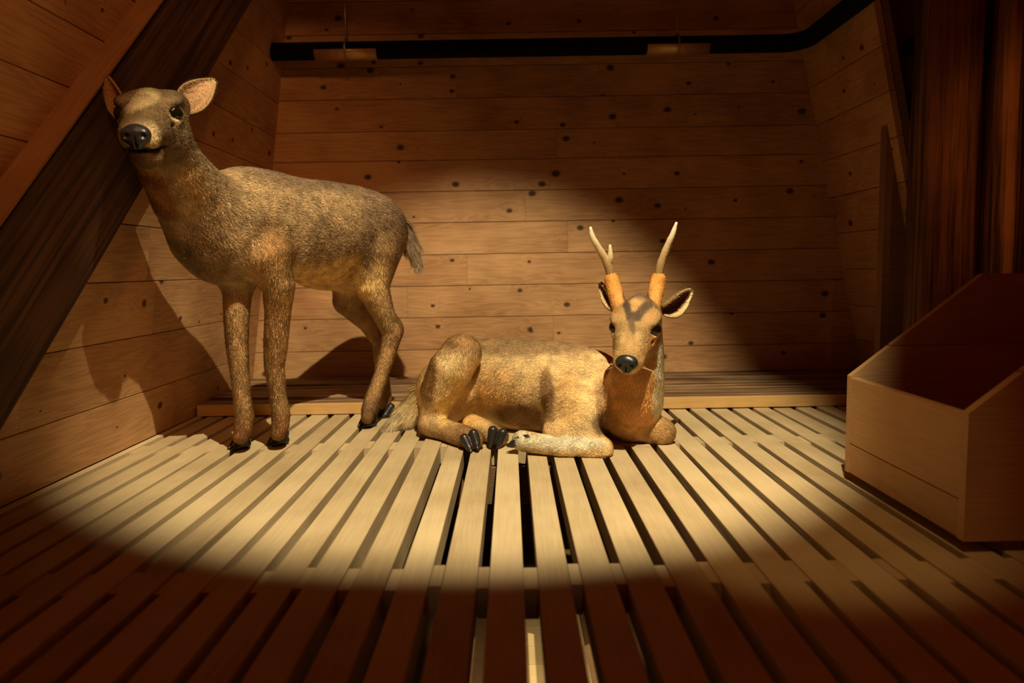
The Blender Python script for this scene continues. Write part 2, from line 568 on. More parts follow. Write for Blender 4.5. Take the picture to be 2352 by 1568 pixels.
# ------------------------------------------------------------------ posts on the right
def rough_post(cx, cy, sx, sy, label, seed):
    r = np.random.default_rng(seed)
    nseg, nr = 26, 16
    vs_, fs = [], []
    ph = r.uniform(0, 6, 8)
    for i in range(nseg + 1):
        z = 1.9 * i / nseg
        for k in range(nr):
            th = 2 * math.pi * k / nr
            c, s = math.cos(th), math.sin(th)
            q = (abs(c) ** 6 + abs(s) ** 6) ** (-1 / 6.0)       # rounded square
            g = 1 + 0.035 * math.sin(3.1 * z + ph[0] + 2 * th) + 0.03 * math.sin(7 * z + ph[1] + 3 * th) + 0.05 * math.sin(5 * th + ph[2])
            vs_.append((s * q * g * sx / 2, c * q * g * sy / 2, z))   # local
    for i in range(nseg):
        for k in range(nr):
            k2 = (k + 1) % nr
            fs.append((i * nr + k, (i + 1) * nr + k, (i + 1) * nr + k2, i * nr + k2))
    fs.append(tuple(range(nr)))
    fs.append(tuple(range(nseg * nr, (nseg + 1) * nr))[::-1])
    # grain along local X: lay the post along X and stand it up with the object matrix
    vs_ = [(z, x, y) for x, y, z in vs_]
    o = mesh_obj('timber_post', vs_, fs, M_POST, None, True)
    o.matrix_basis = Matrix(((0, 1, 0, cx), (0, 0, 1, cy), (1, 0, 0, 0), (0, 0, 0, 1)))
    tag(o, label, 'post', 'rough posts on the right')
    return o


rough_post(1.405, 2.44, 0.185, 0.12, 'rough dark timber post nearest the back corner on the right', 1)
rough_post(1.585, 2.43, 0.075, 0.11, 'narrow cracked timber post between the two other right posts', 2)
rough_post(1.735, 2.43, 0.12, 0.12, 'rough timber post at the right edge of the picture', 3)

# ------------------------------------------------------------------ bin on the right
bin_ = empty('feed_bin', (0.772, 1.47, 0))
tag(bin_, 'open wooden feed bin with low front and rising sloped sides', 'bin')
BX, Y0, Y1, XB, T = 0.772, 1.235, 1.69, 1.60, 0.018
zc = 0.02


def rel(poly):
    return [(x - BX, z) for x, z in poly]


for ya in (Y0 - 1.47, Y1 - T - 1.47):
    seam = 0.313
    prism('lower_side_board', rel([(BX, zc), (XB, zc), (XB, seam - 0.001), (BX + 0.088, seam - 0.001), (BX, 0.244)]), ya, ya + T, M_BOX, bin_)
    prism('upper_side_board', rel([(BX + 0.0905, seam + 0.001), (XB, seam + 0.001), (XB, 0.472), (BX + 0.293, 0.472)]), ya, ya + T, M_BOX, bin_)
fl = Y1 - Y0 - 2 * T - 0.002
board('lower_front_board', (BX + T / 2 + 0.001, (Y0 + Y1) / 2, (zc + 0.088) / 2), (0, 1, 0), (-1, 0, 0), fl, 0.088 - zc - 0.0015, T, M_BOX, bin_, 0.001)
board('upper_front_board', (BX + T / 2 + 0.001, (Y0 + Y1) / 2, (0.242 + 0.088) / 2), (0, 1, 0), (-1, 0, 0), fl, 0.242 - 0.088 - 0.0015, T, M_BOX, bin_, 0.002)
board('back_board', (XB - T / 2, (Y0 + Y1) / 2, 0.246), (0, 1, 0), (1, 0, 0), fl, 0.45, T, M_BOX, bin_, 0.002)
board('bottom_board', ((BX + XB) / 2, (Y0 + Y1) / 2, 0.03), (1, 0, 0), (0, 0, 1), XB - BX - 2 * T - 0.004, fl, 0.014, M_BOX, bin_, 0.001)
for xx in (BX + 0.09, XB - 0.09):
    board('foot_runner', (xx, (Y0 + Y1) / 2, 0.0105), (0, 1, 0), (0, 0, 1), Y1 - Y0 - 0.02, 0.04, 0.019, M_DARK, bin_, 0.001)

# ------------------------------------------------------------------ pipe under the ceiling
pipe = empty('insulated_pipe', (0, 3.0, 1.40))
tag(pipe, 'thick black insulated pipe hung below the ceiling across the back wall', 'pipe')
PY = 3.02
pL, pR = P(624, 110, PY), P(1850, 108, PY)
zp = (pL[2] + pR[2]) / 2
inv = np.array([0, 3.0, 1.40])
R_ = 0.034
pts = [(pL[0], PY, zp), (pR[0] - 0.10, PY, zp)]
for k in range(1, 7):
    a_ = k / 6 * math.pi / 2
    pts.append((pR[0] - 0.10 + 0.09 * math.sin(a_), PY - 0.09 + 0.09 * math.cos(a_), zp))
pts.append((pR[0] - 0.01, 1.9, zp))
tube('insulation', [np.array(p) - inv for p in pts], [R_] * len(pts), M_PIPE, pipe, 20)
for (pa, pb) in ((720, 863), (1488, 1632)):
    a_, b_ = P(pa, 117, PY - R_)[0], P(pb, 117, PY - R_)[0]
    cth, vs_, fs = 18, [], []
    # half-round saddle under the pipe
    for x in (a_, b_):
        for rr in (R_ + 0.001, R_ + 0.003):
            for k in range(cth + 1):
                th = -math.pi * 0.97 + (math.pi * 0.78) * k / cth
                vs_.append((x, PY + math.cos(th) * rr - 3.0, zp + math.sin(th) * rr - 1.40))
    n = cth + 1
    for k in range(cth):
        fs += [(k, k + 1, 2 * n + k + 1, 2 * n + k), (n + k, 3 * n + k, 3 * n + k + 1, n + k + 1),
               (k, n + k, n + k + 1, k + 1), (2 * n + k, 2 * n + k + 1, 3 * n + k + 1, 3 * n + k)]
    fs += [(0, 2 * n, 3 * n, n), (cth, n + cth, 3 * n + cth, 2 * n + cth)]
    sd = mesh_obj('saddle', vs_, fs, M_TAPE, pipe, True)
    sd['label'] = 'brass coloured sleeve'
    xm = (a_ + b_) / 2
    ring = [(xm, PY - 3.0 + math.cos(t) * (R_ + 0.005), zp - 1.40 + math.sin(t) * (R_ + 0.005)) for t in np.linspace(math.pi / 2, math.pi * 2.5, 25)]
    hg = tube('hanger', ring + [(xm, PY - 3.0, ZT - 1.402)], [0.0045] * 25 + [0.0045], M_STEEL, pipe, 8)
    hg['label'] = 'thin steel hanger'
# second pipe run between the posts
p2 = tube('insulated_pipe', [(1.33, 2.545, P(2250, 106, 2.545)[2]), (2.2, 2.545, P(2250, 106, 2.545)[2])], [0.029, 0.029], M_PIPE, None, 16)
tag(p2, 'short black pipe showing between the posts at the upper right', 'pipe')

# ------------------------------------------------------------------ implicit surfaces for the animals
V = lambda *a: np.array(a, float)


def nrmz(v):
    v = np.asarray(v, float)
    return v / max(np.linalg.norm(v), 1e-9)


class Body:
    def __init__(self):
        self.prims = []

    def cone(self, a, ra, b, rb, k=0.03, col=None, hair=None, ln=None):
        self.prims.append(dict(t='c', a=np.asarray(a, float), b=np.asarray(b, float), ra=ra, rb=rb, k=k, col=col, ln=ln,
                               hair=nrmz(np.asarray(b) - np.asarray(a)) if hair is None else nrmz(hair)))

    def chain(self, pts, k=0.03, col=None, hair=None, ln=None):
        Q = np.array([p_ for p_, _ in pts], float)
        self.prims.append(dict(t='h', Q=Q, R=np.array([r for _, r in pts], float), k=k, col=col, ln=ln,
                               hair=nrmz(Q[-1] - Q[0]) if hair is None else nrmz(hair)))

    def ell(self, c, r, axes=None, k=0.03, col=None, hair=(0, 0, -1), ln=None):
        A = np.eye(3) if axes is None else np.array([nrmz(x) for x in axes])      # rows are the axes
        self.prims.append(dict(t='e', c=np.asarray(c, float), r=np.asarray(r, float), A=A, k=k, col=col, hair=nrmz(hair), ln=ln))

    def cut(self, c, r, axes=None, k=0.006):
        self.ell(c, r, axes, k)
        self.prims[-1]['t'] = 's'

    @staticmethod
    def dist(p, X):
        if p['t'] == 'c':
            ab = p['b'] - p['a']
            t = np.clip(((X - p['a']) @ ab) / max(ab @ ab, 1e-12), 0, 1)
            return np.linalg.norm(X - p['a'] - t[..., None] * ab, axis=-1) - (p['ra'] + (p['rb'] - p['ra']) * t)
        if p['t'] == 'h':
            out = None
            for i in range(len(p['Q']) - 1):
                a, ab = p['Q'][i], p['Q'][i + 1] - p['Q'][i]
                t = np.clip(((X - a) @ ab) / max(ab @ ab, 1e-12), 0, 1)
                d = np.linalg.norm(X - a - t[..., None] * ab, axis=-1) - (p['R'][i] + (p['R'][i + 1] - p['R'][i]) * t)
                out = d if out is None else np.minimum(out, d)
            return out
        q = (X - p['c']) @ p['A'].T
        k0 = np.linalg.norm(q / p['r'], axis=-1)
        k1 = np.linalg.norm(q / (p['r'] ** 2), axis=-1)
        return k0 * (k0 - 1.0) / np.maximum(k1, 1e-9)

    def bounds(self, p):
        if p['t'] == 'c':
            return np.minimum(p['a'] - p['ra'], p['b'] - p['rb']), np.maximum(p['a'] + p['ra'], p['b'] + p['rb'])
        if p['t'] == 'h':
            return (p['Q'] - p['R'][:, None]).min(0), (p['Q'] + p['R'][:, None]).max(0)
        ext = np.sqrt(((p['A'] * p['r'][:, None]) ** 2).sum(0))
        return p['c'] - ext, p['c'] + ext

    def surface(self, h, floor_z=None):
        bs = [self.bounds(p) for p in self.prims if p['t'] != 's']
        lo = np.min([b[0] for b in bs], 0) - 4 * h - 0.01
        hi = np.max([b[1] for b in bs], 0) + 4 * h + 0.01
        n = np.ceil((hi - lo) / h).astype(int) + 1
        F = np.full(n, 0.06, np.float32)
        for p in self.prims:
            b0, b1 = self.bounds(p)
            m = p['k'] + 2 * h
            i0 = np.maximum(np.floor((b0 - m - lo) / h).astype(int), 0)
            i1 = np.minimum(np.ceil((b1 + m - lo) / h).astype(int) + 1, n)
            ax = [lo[d] + h * np.arange(i0[d], i1[d]) for d in range(3)]
            X = np.stack(np.meshgrid(*ax, indexing='ij'), -1)
            d = self.dist(p, X).astype(np.float32)
            sl_ = tuple(slice(i0[q], i1[q]) for q in range(3))
            o = F[sl_]
            k = p['k']
            if p['t'] == 's':
                hh = np.maximum(k - np.abs(o + d), 0) / k
                F[sl_] = np.maximum(o, -d) + hh * hh * k * 0.25
            else:
                hh = np.maximum(k - np.abs(o - d), 0) / k
                F[sl_] = np.minimum(o, d) - hh * hh * k * 0.25
        if floor_z is not None:
            zz = lo[2] + h * np.arange(n[2])
            F = np.maximum(F, (floor_z - zz)[None, None, :].astype(np.float32))
        return surface_nets(F, lo, h)

    def shade(self, X, base, base_ln):
        """per-vertex colour, hair direction and hair length blended from the nearest primitives"""
        wsum = np.zeros(len(X)); C = np.zeros((len(X), 3)); Hd = np.zeros((len(X), 3)); Ln = np.zeros(len(X))
        for p in self.prims:
            if p['t'] == 's':
                continue
            d = np.abs(np.minimum(self.dist(p, X), 0.0) * 0.5 + np.maximum(self.dist(p, X), 0.0))
            w_ = np.exp(-d / 0.014) + 1e-9
            C += w_[:, None] * np.array(base if p['col'] is None else p['col'])
            Hd += w_[:, None] * p['hair']
            Ln += w_ * (base_ln if p['ln'] is None else p['ln'])
            wsum += w_
        return C / wsum[:, None], Hd / np.maximum(np.linalg.norm(Hd, axis=1), 1e-9)[:, None], Ln / wsum


def surface_nets(F, lo, h):
    s = F < 0
    c = np.zeros(np.array(F.shape) - 1, np.int8)
    for dx in (0, 1):
        for dy in (0, 1):
            for dz in (0, 1):
                c += s[dx:F.shape[0] - 1 + dx, dy:F.shape[1] - 1 + dy, dz:F.shape[2] - 1 + dz]
    act = (c > 0) & (c < 8)
    idx = np.argwhere(act)
    ids = np.full(act.shape, -1, np.int32)
    ids[tuple(idx.T)] = np.arange(len(idx))
    acc = np.zeros((len(idx), 3)); cnt = np.zeros(len(idx))
    corners = [(0, 0, 0), (1, 0, 0), (0, 1, 0), (1, 1, 0), (0, 0, 1), (1, 0, 1), (0, 1, 1), (1, 1, 1)]
    for i, a in enumerate(corners):
        for j, b in enumerate(corners):
            if j <= i or sum(abs(x - y) for x, y in zip(a, b)) != 1:
                continue
            fa = F[tuple((idx + a).T)].astype(float); fb = F[tuple((idx + b).T)].astype(float)
            m = (fa < 0) != (fb < 0)
            t = np.where(m, fa / np.where(m, fa - fb, 1), 0)
            acc += m[:, None] * (np.array(a) + t[:, None] * (np.array(b) - np.array(a)))
            cnt += m
    verts = lo + h * (idx + acc / cnt[:, None])
    quads = []
    for ax in range(3):
        a1, a2 = (ax + 1) % 3, (ax + 2) % 3
        sh = [slice(None)] * 3; sh2 = [slice(None)] * 3
        sh[ax] = slice(0, -1); sh2[ax] = slice(1, None)
        A = s[tuple(sh)]; B = s[tuple(sh2)]
        e = np.argwhere(A != B)
        ok = (e[:, a1] > 0) & (e[:, a2] > 0) & (e[:, a1] < F.shape[a1] - 1) & (e[:, a2] < F.shape[a2] - 1)
        e = e[ok]
        d1 = np.zeros(3, int); d1[a1] = 1
        d2 = np.zeros(3, int); d2[a2] = 1
        q = np.stack([ids[tuple((e - d1 - d2).T)], ids[tuple((e - d2).T)], ids[tuple(e.T)], ids[tuple((e - d1).T)]], 1)
        inside = A[tuple(e.T)]
        q[~inside] = q[~inside][:, ::-1]
        quads.append(q)
    q = np.concatenate(quads)
    return verts, q[(q >= 0).all(1)]


def smooth_verts(v, q, it=2, lam=0.5):
    for _ in range(it):
        s = np.zeros_like(v); c = np.zeros(len(v))
        for k in range(4):
            a, b = q[:, k], q[:, (k + 1) % 4]
            for d in range(3):
                s[:, d] += np.bincount(a, v[b, d], len(v)) + np.bincount(b, v[a, d], len(v))
            c += np.bincount(a, minlength=len(v)) + np.bincount(b, minlength=len(v))
        v = v + lam * (s / np.maximum(c, 1)[:, None] - v)
    return v


def vert_normals(v, q):
    n = np.cross(v[q[:, 2]] - v[q[:, 0]], v[q[:, 3]] - v[q[:, 1]])
    o = np.zeros_like(v)
    for k in range(4):
        for d in range(3):
            o[:, d] += np.bincount(q[:, k], n[:, d], len(v))
    return o / np.maximum(np.linalg.norm(o, axis=1), 1e-12)[:, None]


def fast_mesh(name, v, q, mat, parent, cols=None, normals=None):
    me = bpy.data.meshes.new(name)
    k = q.shape[1]
    me.vertices.add(len(v))
    me.vertices.foreach_set('co', np.ascontiguousarray(v, np.float32).ravel())
    me.loops.add(q.size)
    me.loops.foreach_set('vertex_index', np.ascontiguousarray(q, np.int32).ravel())
    me.polygons.add(len(q))
    me.polygons.foreach_set('loop_start', np.arange(0, q.size, k, dtype=np.int32))
    me.polygons.foreach_set('loop_total', np.full(len(q), k, np.int32))
    me.polygons.foreach_set('use_smooth', np.ones(len(q), bool))
    me.update(calc_edges=True)
    me.validate()
    if cols is not None:
        set_col(me, cols)
    me.materials.append(mat)
    if normals is not None:
        me.normals_split_custom_set_from_vertices([tuple(x) for x in normals])
    o = bpy.data.objects.new(name, me)
    COL.objects.link(o)
    o.parent = parent
    return o


_lat = rng.random((32, 32, 32))


def vnoise(X, scale):
    p = X * scale + 100.0
    i = np.floor(p).astype(int); f = p - i
    f = f * f * (3 - 2 * f)
    r = 0
    for dx in (0, 1):
        for dy in (0, 1):
            for dz in (0, 1):
                w_ = np.where(dx, f[:, 0], 1 - f[:, 0]) * np.where(dy, f[:, 1], 1 - f[:, 1]) * np.where(dz, f[:, 2], 1 - f[:, 2])
                r = r + w_ * _lat[(i[:, 0] + dx) % 32, (i[:, 1] + dy) % 32, (i[:, 2] + dz) % 32]
    return r


def paint(C, X, blobs):
    for c, r, col, op in blobs:
        r = np.broadcast_to(np.asarray(r, float), (3,))
        d = np.linalg.norm((X - np.asarray(c)) / r, axis=1)
        w_ = op * np.clip(1.25 - d, 0, 0.5) / 0.5
        w_ = w_ * w_ * (3 - 2 * w_) if op <= 1 else w_
        C = C * (1 - w_[:, None]) + np.array(col) * w_[:, None]
    return C


def fur(name, v, q, nv, cols, hdir, ln, count, parent, lift=0.35, width=0.0022, vary=0.32, mask=None, org=None, jit=0.25):
    """short mesh hairs: each a bent blade of two triangles"""
    tri = np.concatenate([q[:, [0, 1, 2]], q[:, [0, 2, 3]]])
    ar = np.linalg.norm(np.cross(v[tri[:, 1]] - v[tri[:, 0]], v[tri[:, 2]] - v[tri[:, 0]]), axis=1)
    if mask is not None:
        ar = ar * mask[tri].mean(1)
    ar = ar / (1e-9 + 0.4 * ln[tri].mean(1) / ln.max() + 0.6)          # shorter hair stands denser
    t = rng.choice(len(tri), count, p=ar / ar.sum())
    a, b = rng.random(count), rng.random(count)
    fl_ = a + b > 1
    a[fl_], b[fl_] = 1 - a[fl_], 1 - b[fl_]
    wts = np.stack([1 - a - b, a, b], 1)[:, :, None]
    g = lambda arr: (arr[tri[t]] * wts).sum(1)
    p, n, c, hd = g(v), g(nv), g(cols), g(hdir)
    L = (ln[tri[t]] * wts[:, :, 0]).sum(1) * rng.uniform(0.6, 1.3, count)
    n /= np.linalg.norm(n, axis=1)[:, None]
    swirl = np.stack([vnoise(p + o_, 28) - 0.5 for o_ in (0, 7.3, 13.1)], 1)
    hd = hd + swirl * 0.75 + rng.normal(0, jit, (count, 3))
    tg = hd - n * (hd * n).sum(1)[:, None]
    tg /= np.maximum(np.linalg.norm(tg, axis=1), 1e-6)[:, None]
    side = np.cross(n, tg)
    lf = (lift * rng.uniform(0.6, 1.4, count))[:, None]
    mid = p + (tg * (1 - lf * 0.5) + n * lf) * (L * 0.55)[:, None]
    tip = mid + (tg + n * lf * 0.25) * (L * 0.5)[:, None]
    wd = (width * rng.uniform(0.7, 1.3, count))[:, None] * 0.5
    V4 = np.stack([p - n * 0.001 - side * wd, p - n * 0.001 + side * wd, mid + side * wd * 0.75, mid - side * wd * 0.75, tip], 1).reshape(-1, 3)
    base = np.arange(count)[:, None] * 5
    T = np.concatenate([base + [0, 2, 1], base + [0, 3, 2], base + [3, 4, 2]])
    cl = vnoise(p, 55)[:, None]
    cc = c * (1 - vary * 0.5 + vary * rng.random((count, 1))) * (1 - vary * 0.6 + vary * 1.2 * cl)
    C5 = np.repeat(cc, 5, 0)
    C5.reshape(-1, 5, 3)[:, :2] *= 0.82
    C5.reshape(-1, 5, 3)[:, 4] *= 1.25
    nn = np.repeat(n * 0.8 + tg * 0.35 + rng.normal(0, 0.12, (count, 3)), 5, 0)
    nn /= np.linalg.norm(nn, axis=1)[:, None]
    o = fast_mesh(name, V4, T, M_FUR, parent, C5, nn)
    o['kind'] = 'stuff'
    return o


class Head:
    """local frame: +y towards the nose, +z crown, x across; origin between the eyes"""

    def __init__(self, E, N, right, s=1.0):
        n = nrmz(N - E)
        X = -nrmz(right - n * np.dot(right, n))
        Z = np.cross(X, n)
        th = math.atan2(0.030, 0.135)
        self.y = n * math.cos(th) + Z * math.sin(th)
        self.z = Z * math.cos(th) - n * math.sin(th)
        self.x, self.o, self.s = X, np.asarray(E, float), s
        self.axes = [self.x, self.y, self.z]

    def w(self, x, y, z):
        return self.o + self.s * (self.x * x + self.y * y + self.z * z)

    def d(self, x, y, z):
        return self.x * x + self.y * y + self.z * z

    def build(self, B, col, cheek, hair_ln=0.006):
        s, W = self.s, self.w
        back = -self.y
        kw = dict(ln=hair_ln)
        B.ell(W(0, -0.045, -0.002), V(0.056, 0.070, 0.042) * s, self.axes, 0.025, col, back, **kw)
        B.cone(W(0, 0.0, 0.004), 0.044 * s, W(0, 0.095, -0.020), 0.0265 * s, 0.03, col, back, **kw)
        B.ell(W(0, 0.045, 0.003), V(0.033, 0.072, 0.026) * s, self.axes, 0.025, col, back, **kw)
        B.ell(W(0, 0.110, -0.030), V(0.036, 0.031, 0.033) * s, self.axes, 0.025, col, back, **kw)
        for q in (-1, 1):
            B.ell(W(q * 0.027, 0.034, -0.026), V(0.021, 0.056, 0.030) * s, self.axes, 0.025, cheek, back, **kw)
        B.cone(W(0, -0.055, -0.048), 0.044 * s, W(0, 0.092, -0.058), 0.021 * s, 0.025, cheek, back, **kw)
        for q in (-1, 1):
            B.ell(W(q * 0.028, -0.022, -0.030), V(0.025, 0.058, 0.040) * s, self.axes, 0.025, cheek, back, **kw)
            B.ell(W(q * 0.043, -0.002, 0.0245), V(0.020, 0.036, 0.012) * s, self.axes, 0.02, col, back, **kw)
            B.ell(W(q * 0.044, 0.012, -0.002), V(0.017, 0.026, 0.022) * s, self.axes, 0.010, col, back, **kw)
            e = nrmz(self.d(q * 0.72, 0.66, 0.15))
            B.cut(W(q * 0.0555, 0.0245, 0.0045), V(0.0155, 0.0195, 0.0118) * s, [e, np.cross(self.z, e), self.z], 0.003)
            B.cut(W(q * 0.045, 0.045, -0.018), V(0.009, 0.012, 0.004) * s, self.axes, 0.005)

    def mouth(self, B):
        s, W = self.s, self.w
        for q in (-1, 1):
            B.cut(W(q * 0.030, 0.100, -0.053), V(0.016, 0.050, 0.0032) * s, [self.x, nrmz(self.y + self.z * 0.05), self.z], 0.004)
        B.cut(W(0, 0.128, -0.054), V(0.034, 0.018, 0.003) * s, self.axes, 0.004)

    def eyes(self, parent):
        for q in (-1, 1):
            c = self.w(q * 0.0455, 0.0150, 0.0030)
            r = 0.0190 * self.s
            vs_, fs = [], []
            for i in range(13):
                for j in range(20):
                    a, b = math.pi * i / 12, 2 * math.pi * j / 20
                    vs_.append(c + r * V(math.sin(a) * math.cos(b), math.sin(a) * math.sin(b), math.cos(a)))
            for i in range(12):
                for j in range(20):
                    fs.append((i * 20 + j, (i + 1) * 20 + j, (i + 1) * 20 + (j + 1) % 20, i * 20 + (j + 1) % 20))
            o = mesh_obj('eye', vs_, fs, M_EYE, parent, True)
            o['label'] = 'glossy black glass eye'

    def nose(self, parent):
        B = Body()
        s, W = self.s, self.w
        s = s * 0.88
        B.ell(W(0, 0.131, -0.022), V(0.0285, 0.022, 0.0215) * s, self.axes, 0.01)
        B.ell(W(0, 0.140, -0.038), V(0.015, 0.012, 0.014) * s, self.axes, 0.012)
        for q in (-1, 1):
            B.ell(W(q * 0.0155, 0.138, -0.024), V(0.012, 0.013, 0.014) * s, self.axes, 0.008)
            B.cut(W(q * 0.0150, 0.1535, -0.024), V(0.0080, 0.011, 0.0064) * s,
                  [nrmz(self.x - q * 0.5 * self.z), self.y, nrmz(self.z + q * 0.5 * self.x)], 0.004)
        B.cut(W(0, 0.152, -0.042), V(0.0014, 0.012, 0.02) * s, self.axes, 0.004)
        v, q_ = B.surface(0.0018)
        v = smooth_verts(v, q_, 1)
        o = fast_mesh('nose', v, q_, M_NOSE, parent)
        o['label'] = 'black leathery nose'


def ear(parent, base, tip, face, W, cup, inner, rim, outer, roll=0.0, tipw=0.5):
    base, tip = np.asarray(base), np.asarray(tip)
    a = tip - base
    L = np.linalg.norm(a); a = a / L
    n = nrmz(face - a * np.dot(face, a))
    s = np.cross(a, n)
    NU, NV = 18, 15
    front, cols = [], []
    for i in range(NU):
        u = i / (NU - 1)
        prof = (math.sin(math.pi * min(1, (u * 0.93 + 0.05)) ** 0.85) ** 0.75) * (1 - 0.12 * u)
        w_ = W * max(prof, 0.10 * (1 - u) + 0.02)
        curl = cup * (1.25 - 0.55 * u)
        for j in range(NV):
            t = (j / (NV - 1)) * 2 - 1
            ang = t * 1.25 * curl
            front.append(base + a * L * u + s * (w_ * math.sin(ang) / max(math.sin(1.25 * curl), 0.6)) + n * (w_ * (1 - math.cos(ang)) * 0.9) - n * 0.12 * L * u * u)
            e_ = max(abs(t), (u - 0.72) / 0.28 if u > 0.72 else 0)
            k = np.clip((e_ - 0.50) / 0.22, 0, 1)
            band = 0.55 * math.exp(-((t - 0.25) / 0.22) ** 2) * np.clip(1.1 - u, 0, 1)
            cc = np.array(inner) * (1 - band) + np.array(inner) * 0.12 * band
            cols.append(cc * (1 - k) + np.array(rim) * k)
    front = np.array(front); cols = np.array(cols)
    q = []
    for i in range(NU - 1):
        for j in range(NV - 1):
            q.append((i * NV + j, i * NV + j + 1, (i + 1) * NV + j + 1, (i + 1) * NV + j))
    q = np.array(q)
    nf = vert_normals(front, q)
    if np.dot(nf.mean(0), n) < 0:
        q = q[:, ::-1]; nf = -nf
    back = front - nf * 0.0055
    N = len(front)
    qb = q[:, ::-1] + N
    rimq = []
    loop = [j for j in range(NV)] + [i * NV + NV - 1 for i in range(1, NU)] + [(NU - 1) * NV + j for j in range(NV - 2, -1, -1)] + [i * NV for i in range(NU - 2, 0, -1)]
    for x, y in zip(loop, loop[1:] + loop[:1]):
        rimq.append((x, y, y + N, x + N))
    rimq = np.array(rimq)
    allq = np.concatenate([q, qb, rimq])
    v = np.concatenate([front, back])
    c = np.concatenate([cols, np.tile(np.array(outer), (N, 1))])
    o = fast_mesh('ear', v, allq, M_SKIN, parent, c)
    import bmesh
    bm = bmesh.new(); bm.from_mesh(o.data)
    bmesh.ops.recalc_face_normals(bm, faces=bm.faces)
    bm.to_mesh(o.data); bm.free()
    nv = np.concatenate([nf, -nf])
    ln = np.concatenate([np.full(N, 0.006), np.full(N, 0.006)])
    edge = np.array([1.0 if x in set(loop) else 0.35 for x in range(N)])
    f = fur('fur', v, np.concatenate([q, qb]), nv, c, np.tile(a, (2 * N, 1)), ln, 2600, o, 0.5, 0.0018, 0.3, np.concatenate([edge, np.full(N, 0.7)]))
    return o


def hoof(parent, c, fwd, L=0.042, W=0.016, H=0.032, tilt=0.0, upv=(0, 0, 1), floor_z=0.0):
    """cloven hoof: two pointed toes; c is the ground point under its middle"""
    f = nrmz(fwd); u = nrmz(np.asarray(upv, float) - f * np.dot(upv, f)); s = np.cross(f, u)
    B = Body()
    c = np.asarray(c, float)
    for q in (-1, 1):
        o = c + s * q * (W * 0.62)
        ff = nrmz(f - s * q * 0.10)
        B.cone(o + u * H * 0.80 - ff * L * 0.26, W * 0.66, o + u * H * 0.24 + ff * L * 0.22, W * 0.46, 0.006)
        B.cone(o + u * H * 0.30 - ff * L * 0.30, W * 0.58, o + u * H * 0.10 + ff * L * 0.52, W * 0.22, 0.008)
    v, q_ = B.surface(0.0022, floor_z)
    v = smooth_verts(v, q_, 1)
    return fast_mesh('hoof', v, q_, M_HOOF, parent)


def finish(B, parent, h, base, base_ln, blobs, mott, count, zfloor, width=0.0022, lift=0.35, mask_fn=None, vary=0.60):
    v, q = B.surface(h, zfloor)
    v = smooth_verts(v, q, 2)
    nv = vert_normals(v, q)
    C, Hd, Ln = B.shade(v, base, base_ln)
    C = paint(C, v, [(b_[0], b_[1], np.array(b_[2]) * min(1.55, 0.92 / max(b_[2])), b_[3]) for b_ in blobs])
    m = 0.55 * vnoise(v, 14) + 0.3 * vnoise(v, 34) + 0.15 * vnoise(v, 80)
    C = C * (1 + mott * (m - 0.5) * 2)[:, None]
    body = fast_mesh('body', v, q, M_SKIN, parent, np.clip(C * 0.85, 0, 1))
    mask = np.ones(len(v)) if mask_fn is None else mask_fn(v)
    fur('fur', v, q, nv, np.clip(C, 0, 1), Hd, Ln, count, body, lift, width, vary, mask)
    return body


def tail(parent, pts, radii, col, tipcol, count, ln, name='tail'):
    B = Body()
    B.chain(list(zip(pts, radii)), 0.01)
    v, q = B.surface(0.004)
    nv = vert_normals(v, q)
    t = np.clip(((v - pts[0]) @ (pts[-1] - pts[0])) / np.dot(pts[-1] - pts[0], pts[-1] - pts[0]), 0, 1)[:, None]
    C = np.array(col) * (1 - t) + np.array(tipcol) * t
    o = fast_mesh(name, v, q, M_SKIN, parent, C)
    hd = np.tile(nrmz(pts[-1] - pts[0]), (len(v), 1)) + nv * 0.1
    fur('fur', v, q, nv, C, hd, np.full(len(v), ln), count, o, 0.22, 0.0022, 0.5, jit=0.12)
    return o


# ------------------------------------------------------------------ standing deer
deer1 = empty('deer', (-0.60, 2.28, 0))
ORG1 = V(-0.60, 2.28, 0)
tag(deer1, 'antlerless brown deer standing by the left wall with raised head', 'deer', 'mounted deer')
p1 = lambda x, y, d: P(x, y, d) - ORG1
B = Body()
f1 = nrmz(V(-0.546, -0.838, 0)); l1 = V(0.838, -0.546, 0); up3 = V(0, 0, 1)
fx = [f1, l1, up3]
bk = -f1 - 0.25 * up3
TAN = V(0.56, 0.40, 0.22)
DRK = V(0.36, 0.25, 0.15)
LEG = V(0.52, 0.33, 0.15)
BEL = V(0.85, 0.62, 0.27)
LC = 0.0105
c = lambda x, y, z: V(x, y, z) - ORG1
B.ell(c(-0.725, 2.085, 0.638), (0.150, 0.100, 0.142), fx, 0.05, TAN, bk, LC)          # chest and shoulder
B.ell(c(-0.77, 2.01, 0.585), (0.12, 0.095, 0.115), fx, 0.05, TAN, bk, LC)             # brisket
B.ell(c(-0.645, 2.20, 0.630), (0.165, 0.112, 0.147), fx, 0.05, TAN, bk, LC)
B.ell(c(-0.565, 2.32, 0.627), (0.175, 0.115, 0.150), fx, 0.05, TAN, bk, LC)            # barrel
B.ell(c(-0.495, 2.43, 0.638), (0.145, 0.104, 0.132), fx, 0.05, TAN, bk, LC)
B.ell(c(-0.447, 2.515, 0.632), (0.105, 0.095, 0.115), fx, 0.05, TAN, bk, LC)          # rump
B.ell(c(-0.72, 2.11, 0.735), (0.12, 0.05, 0.045), fx, 0.05, DRK, bk, LC)             # withers
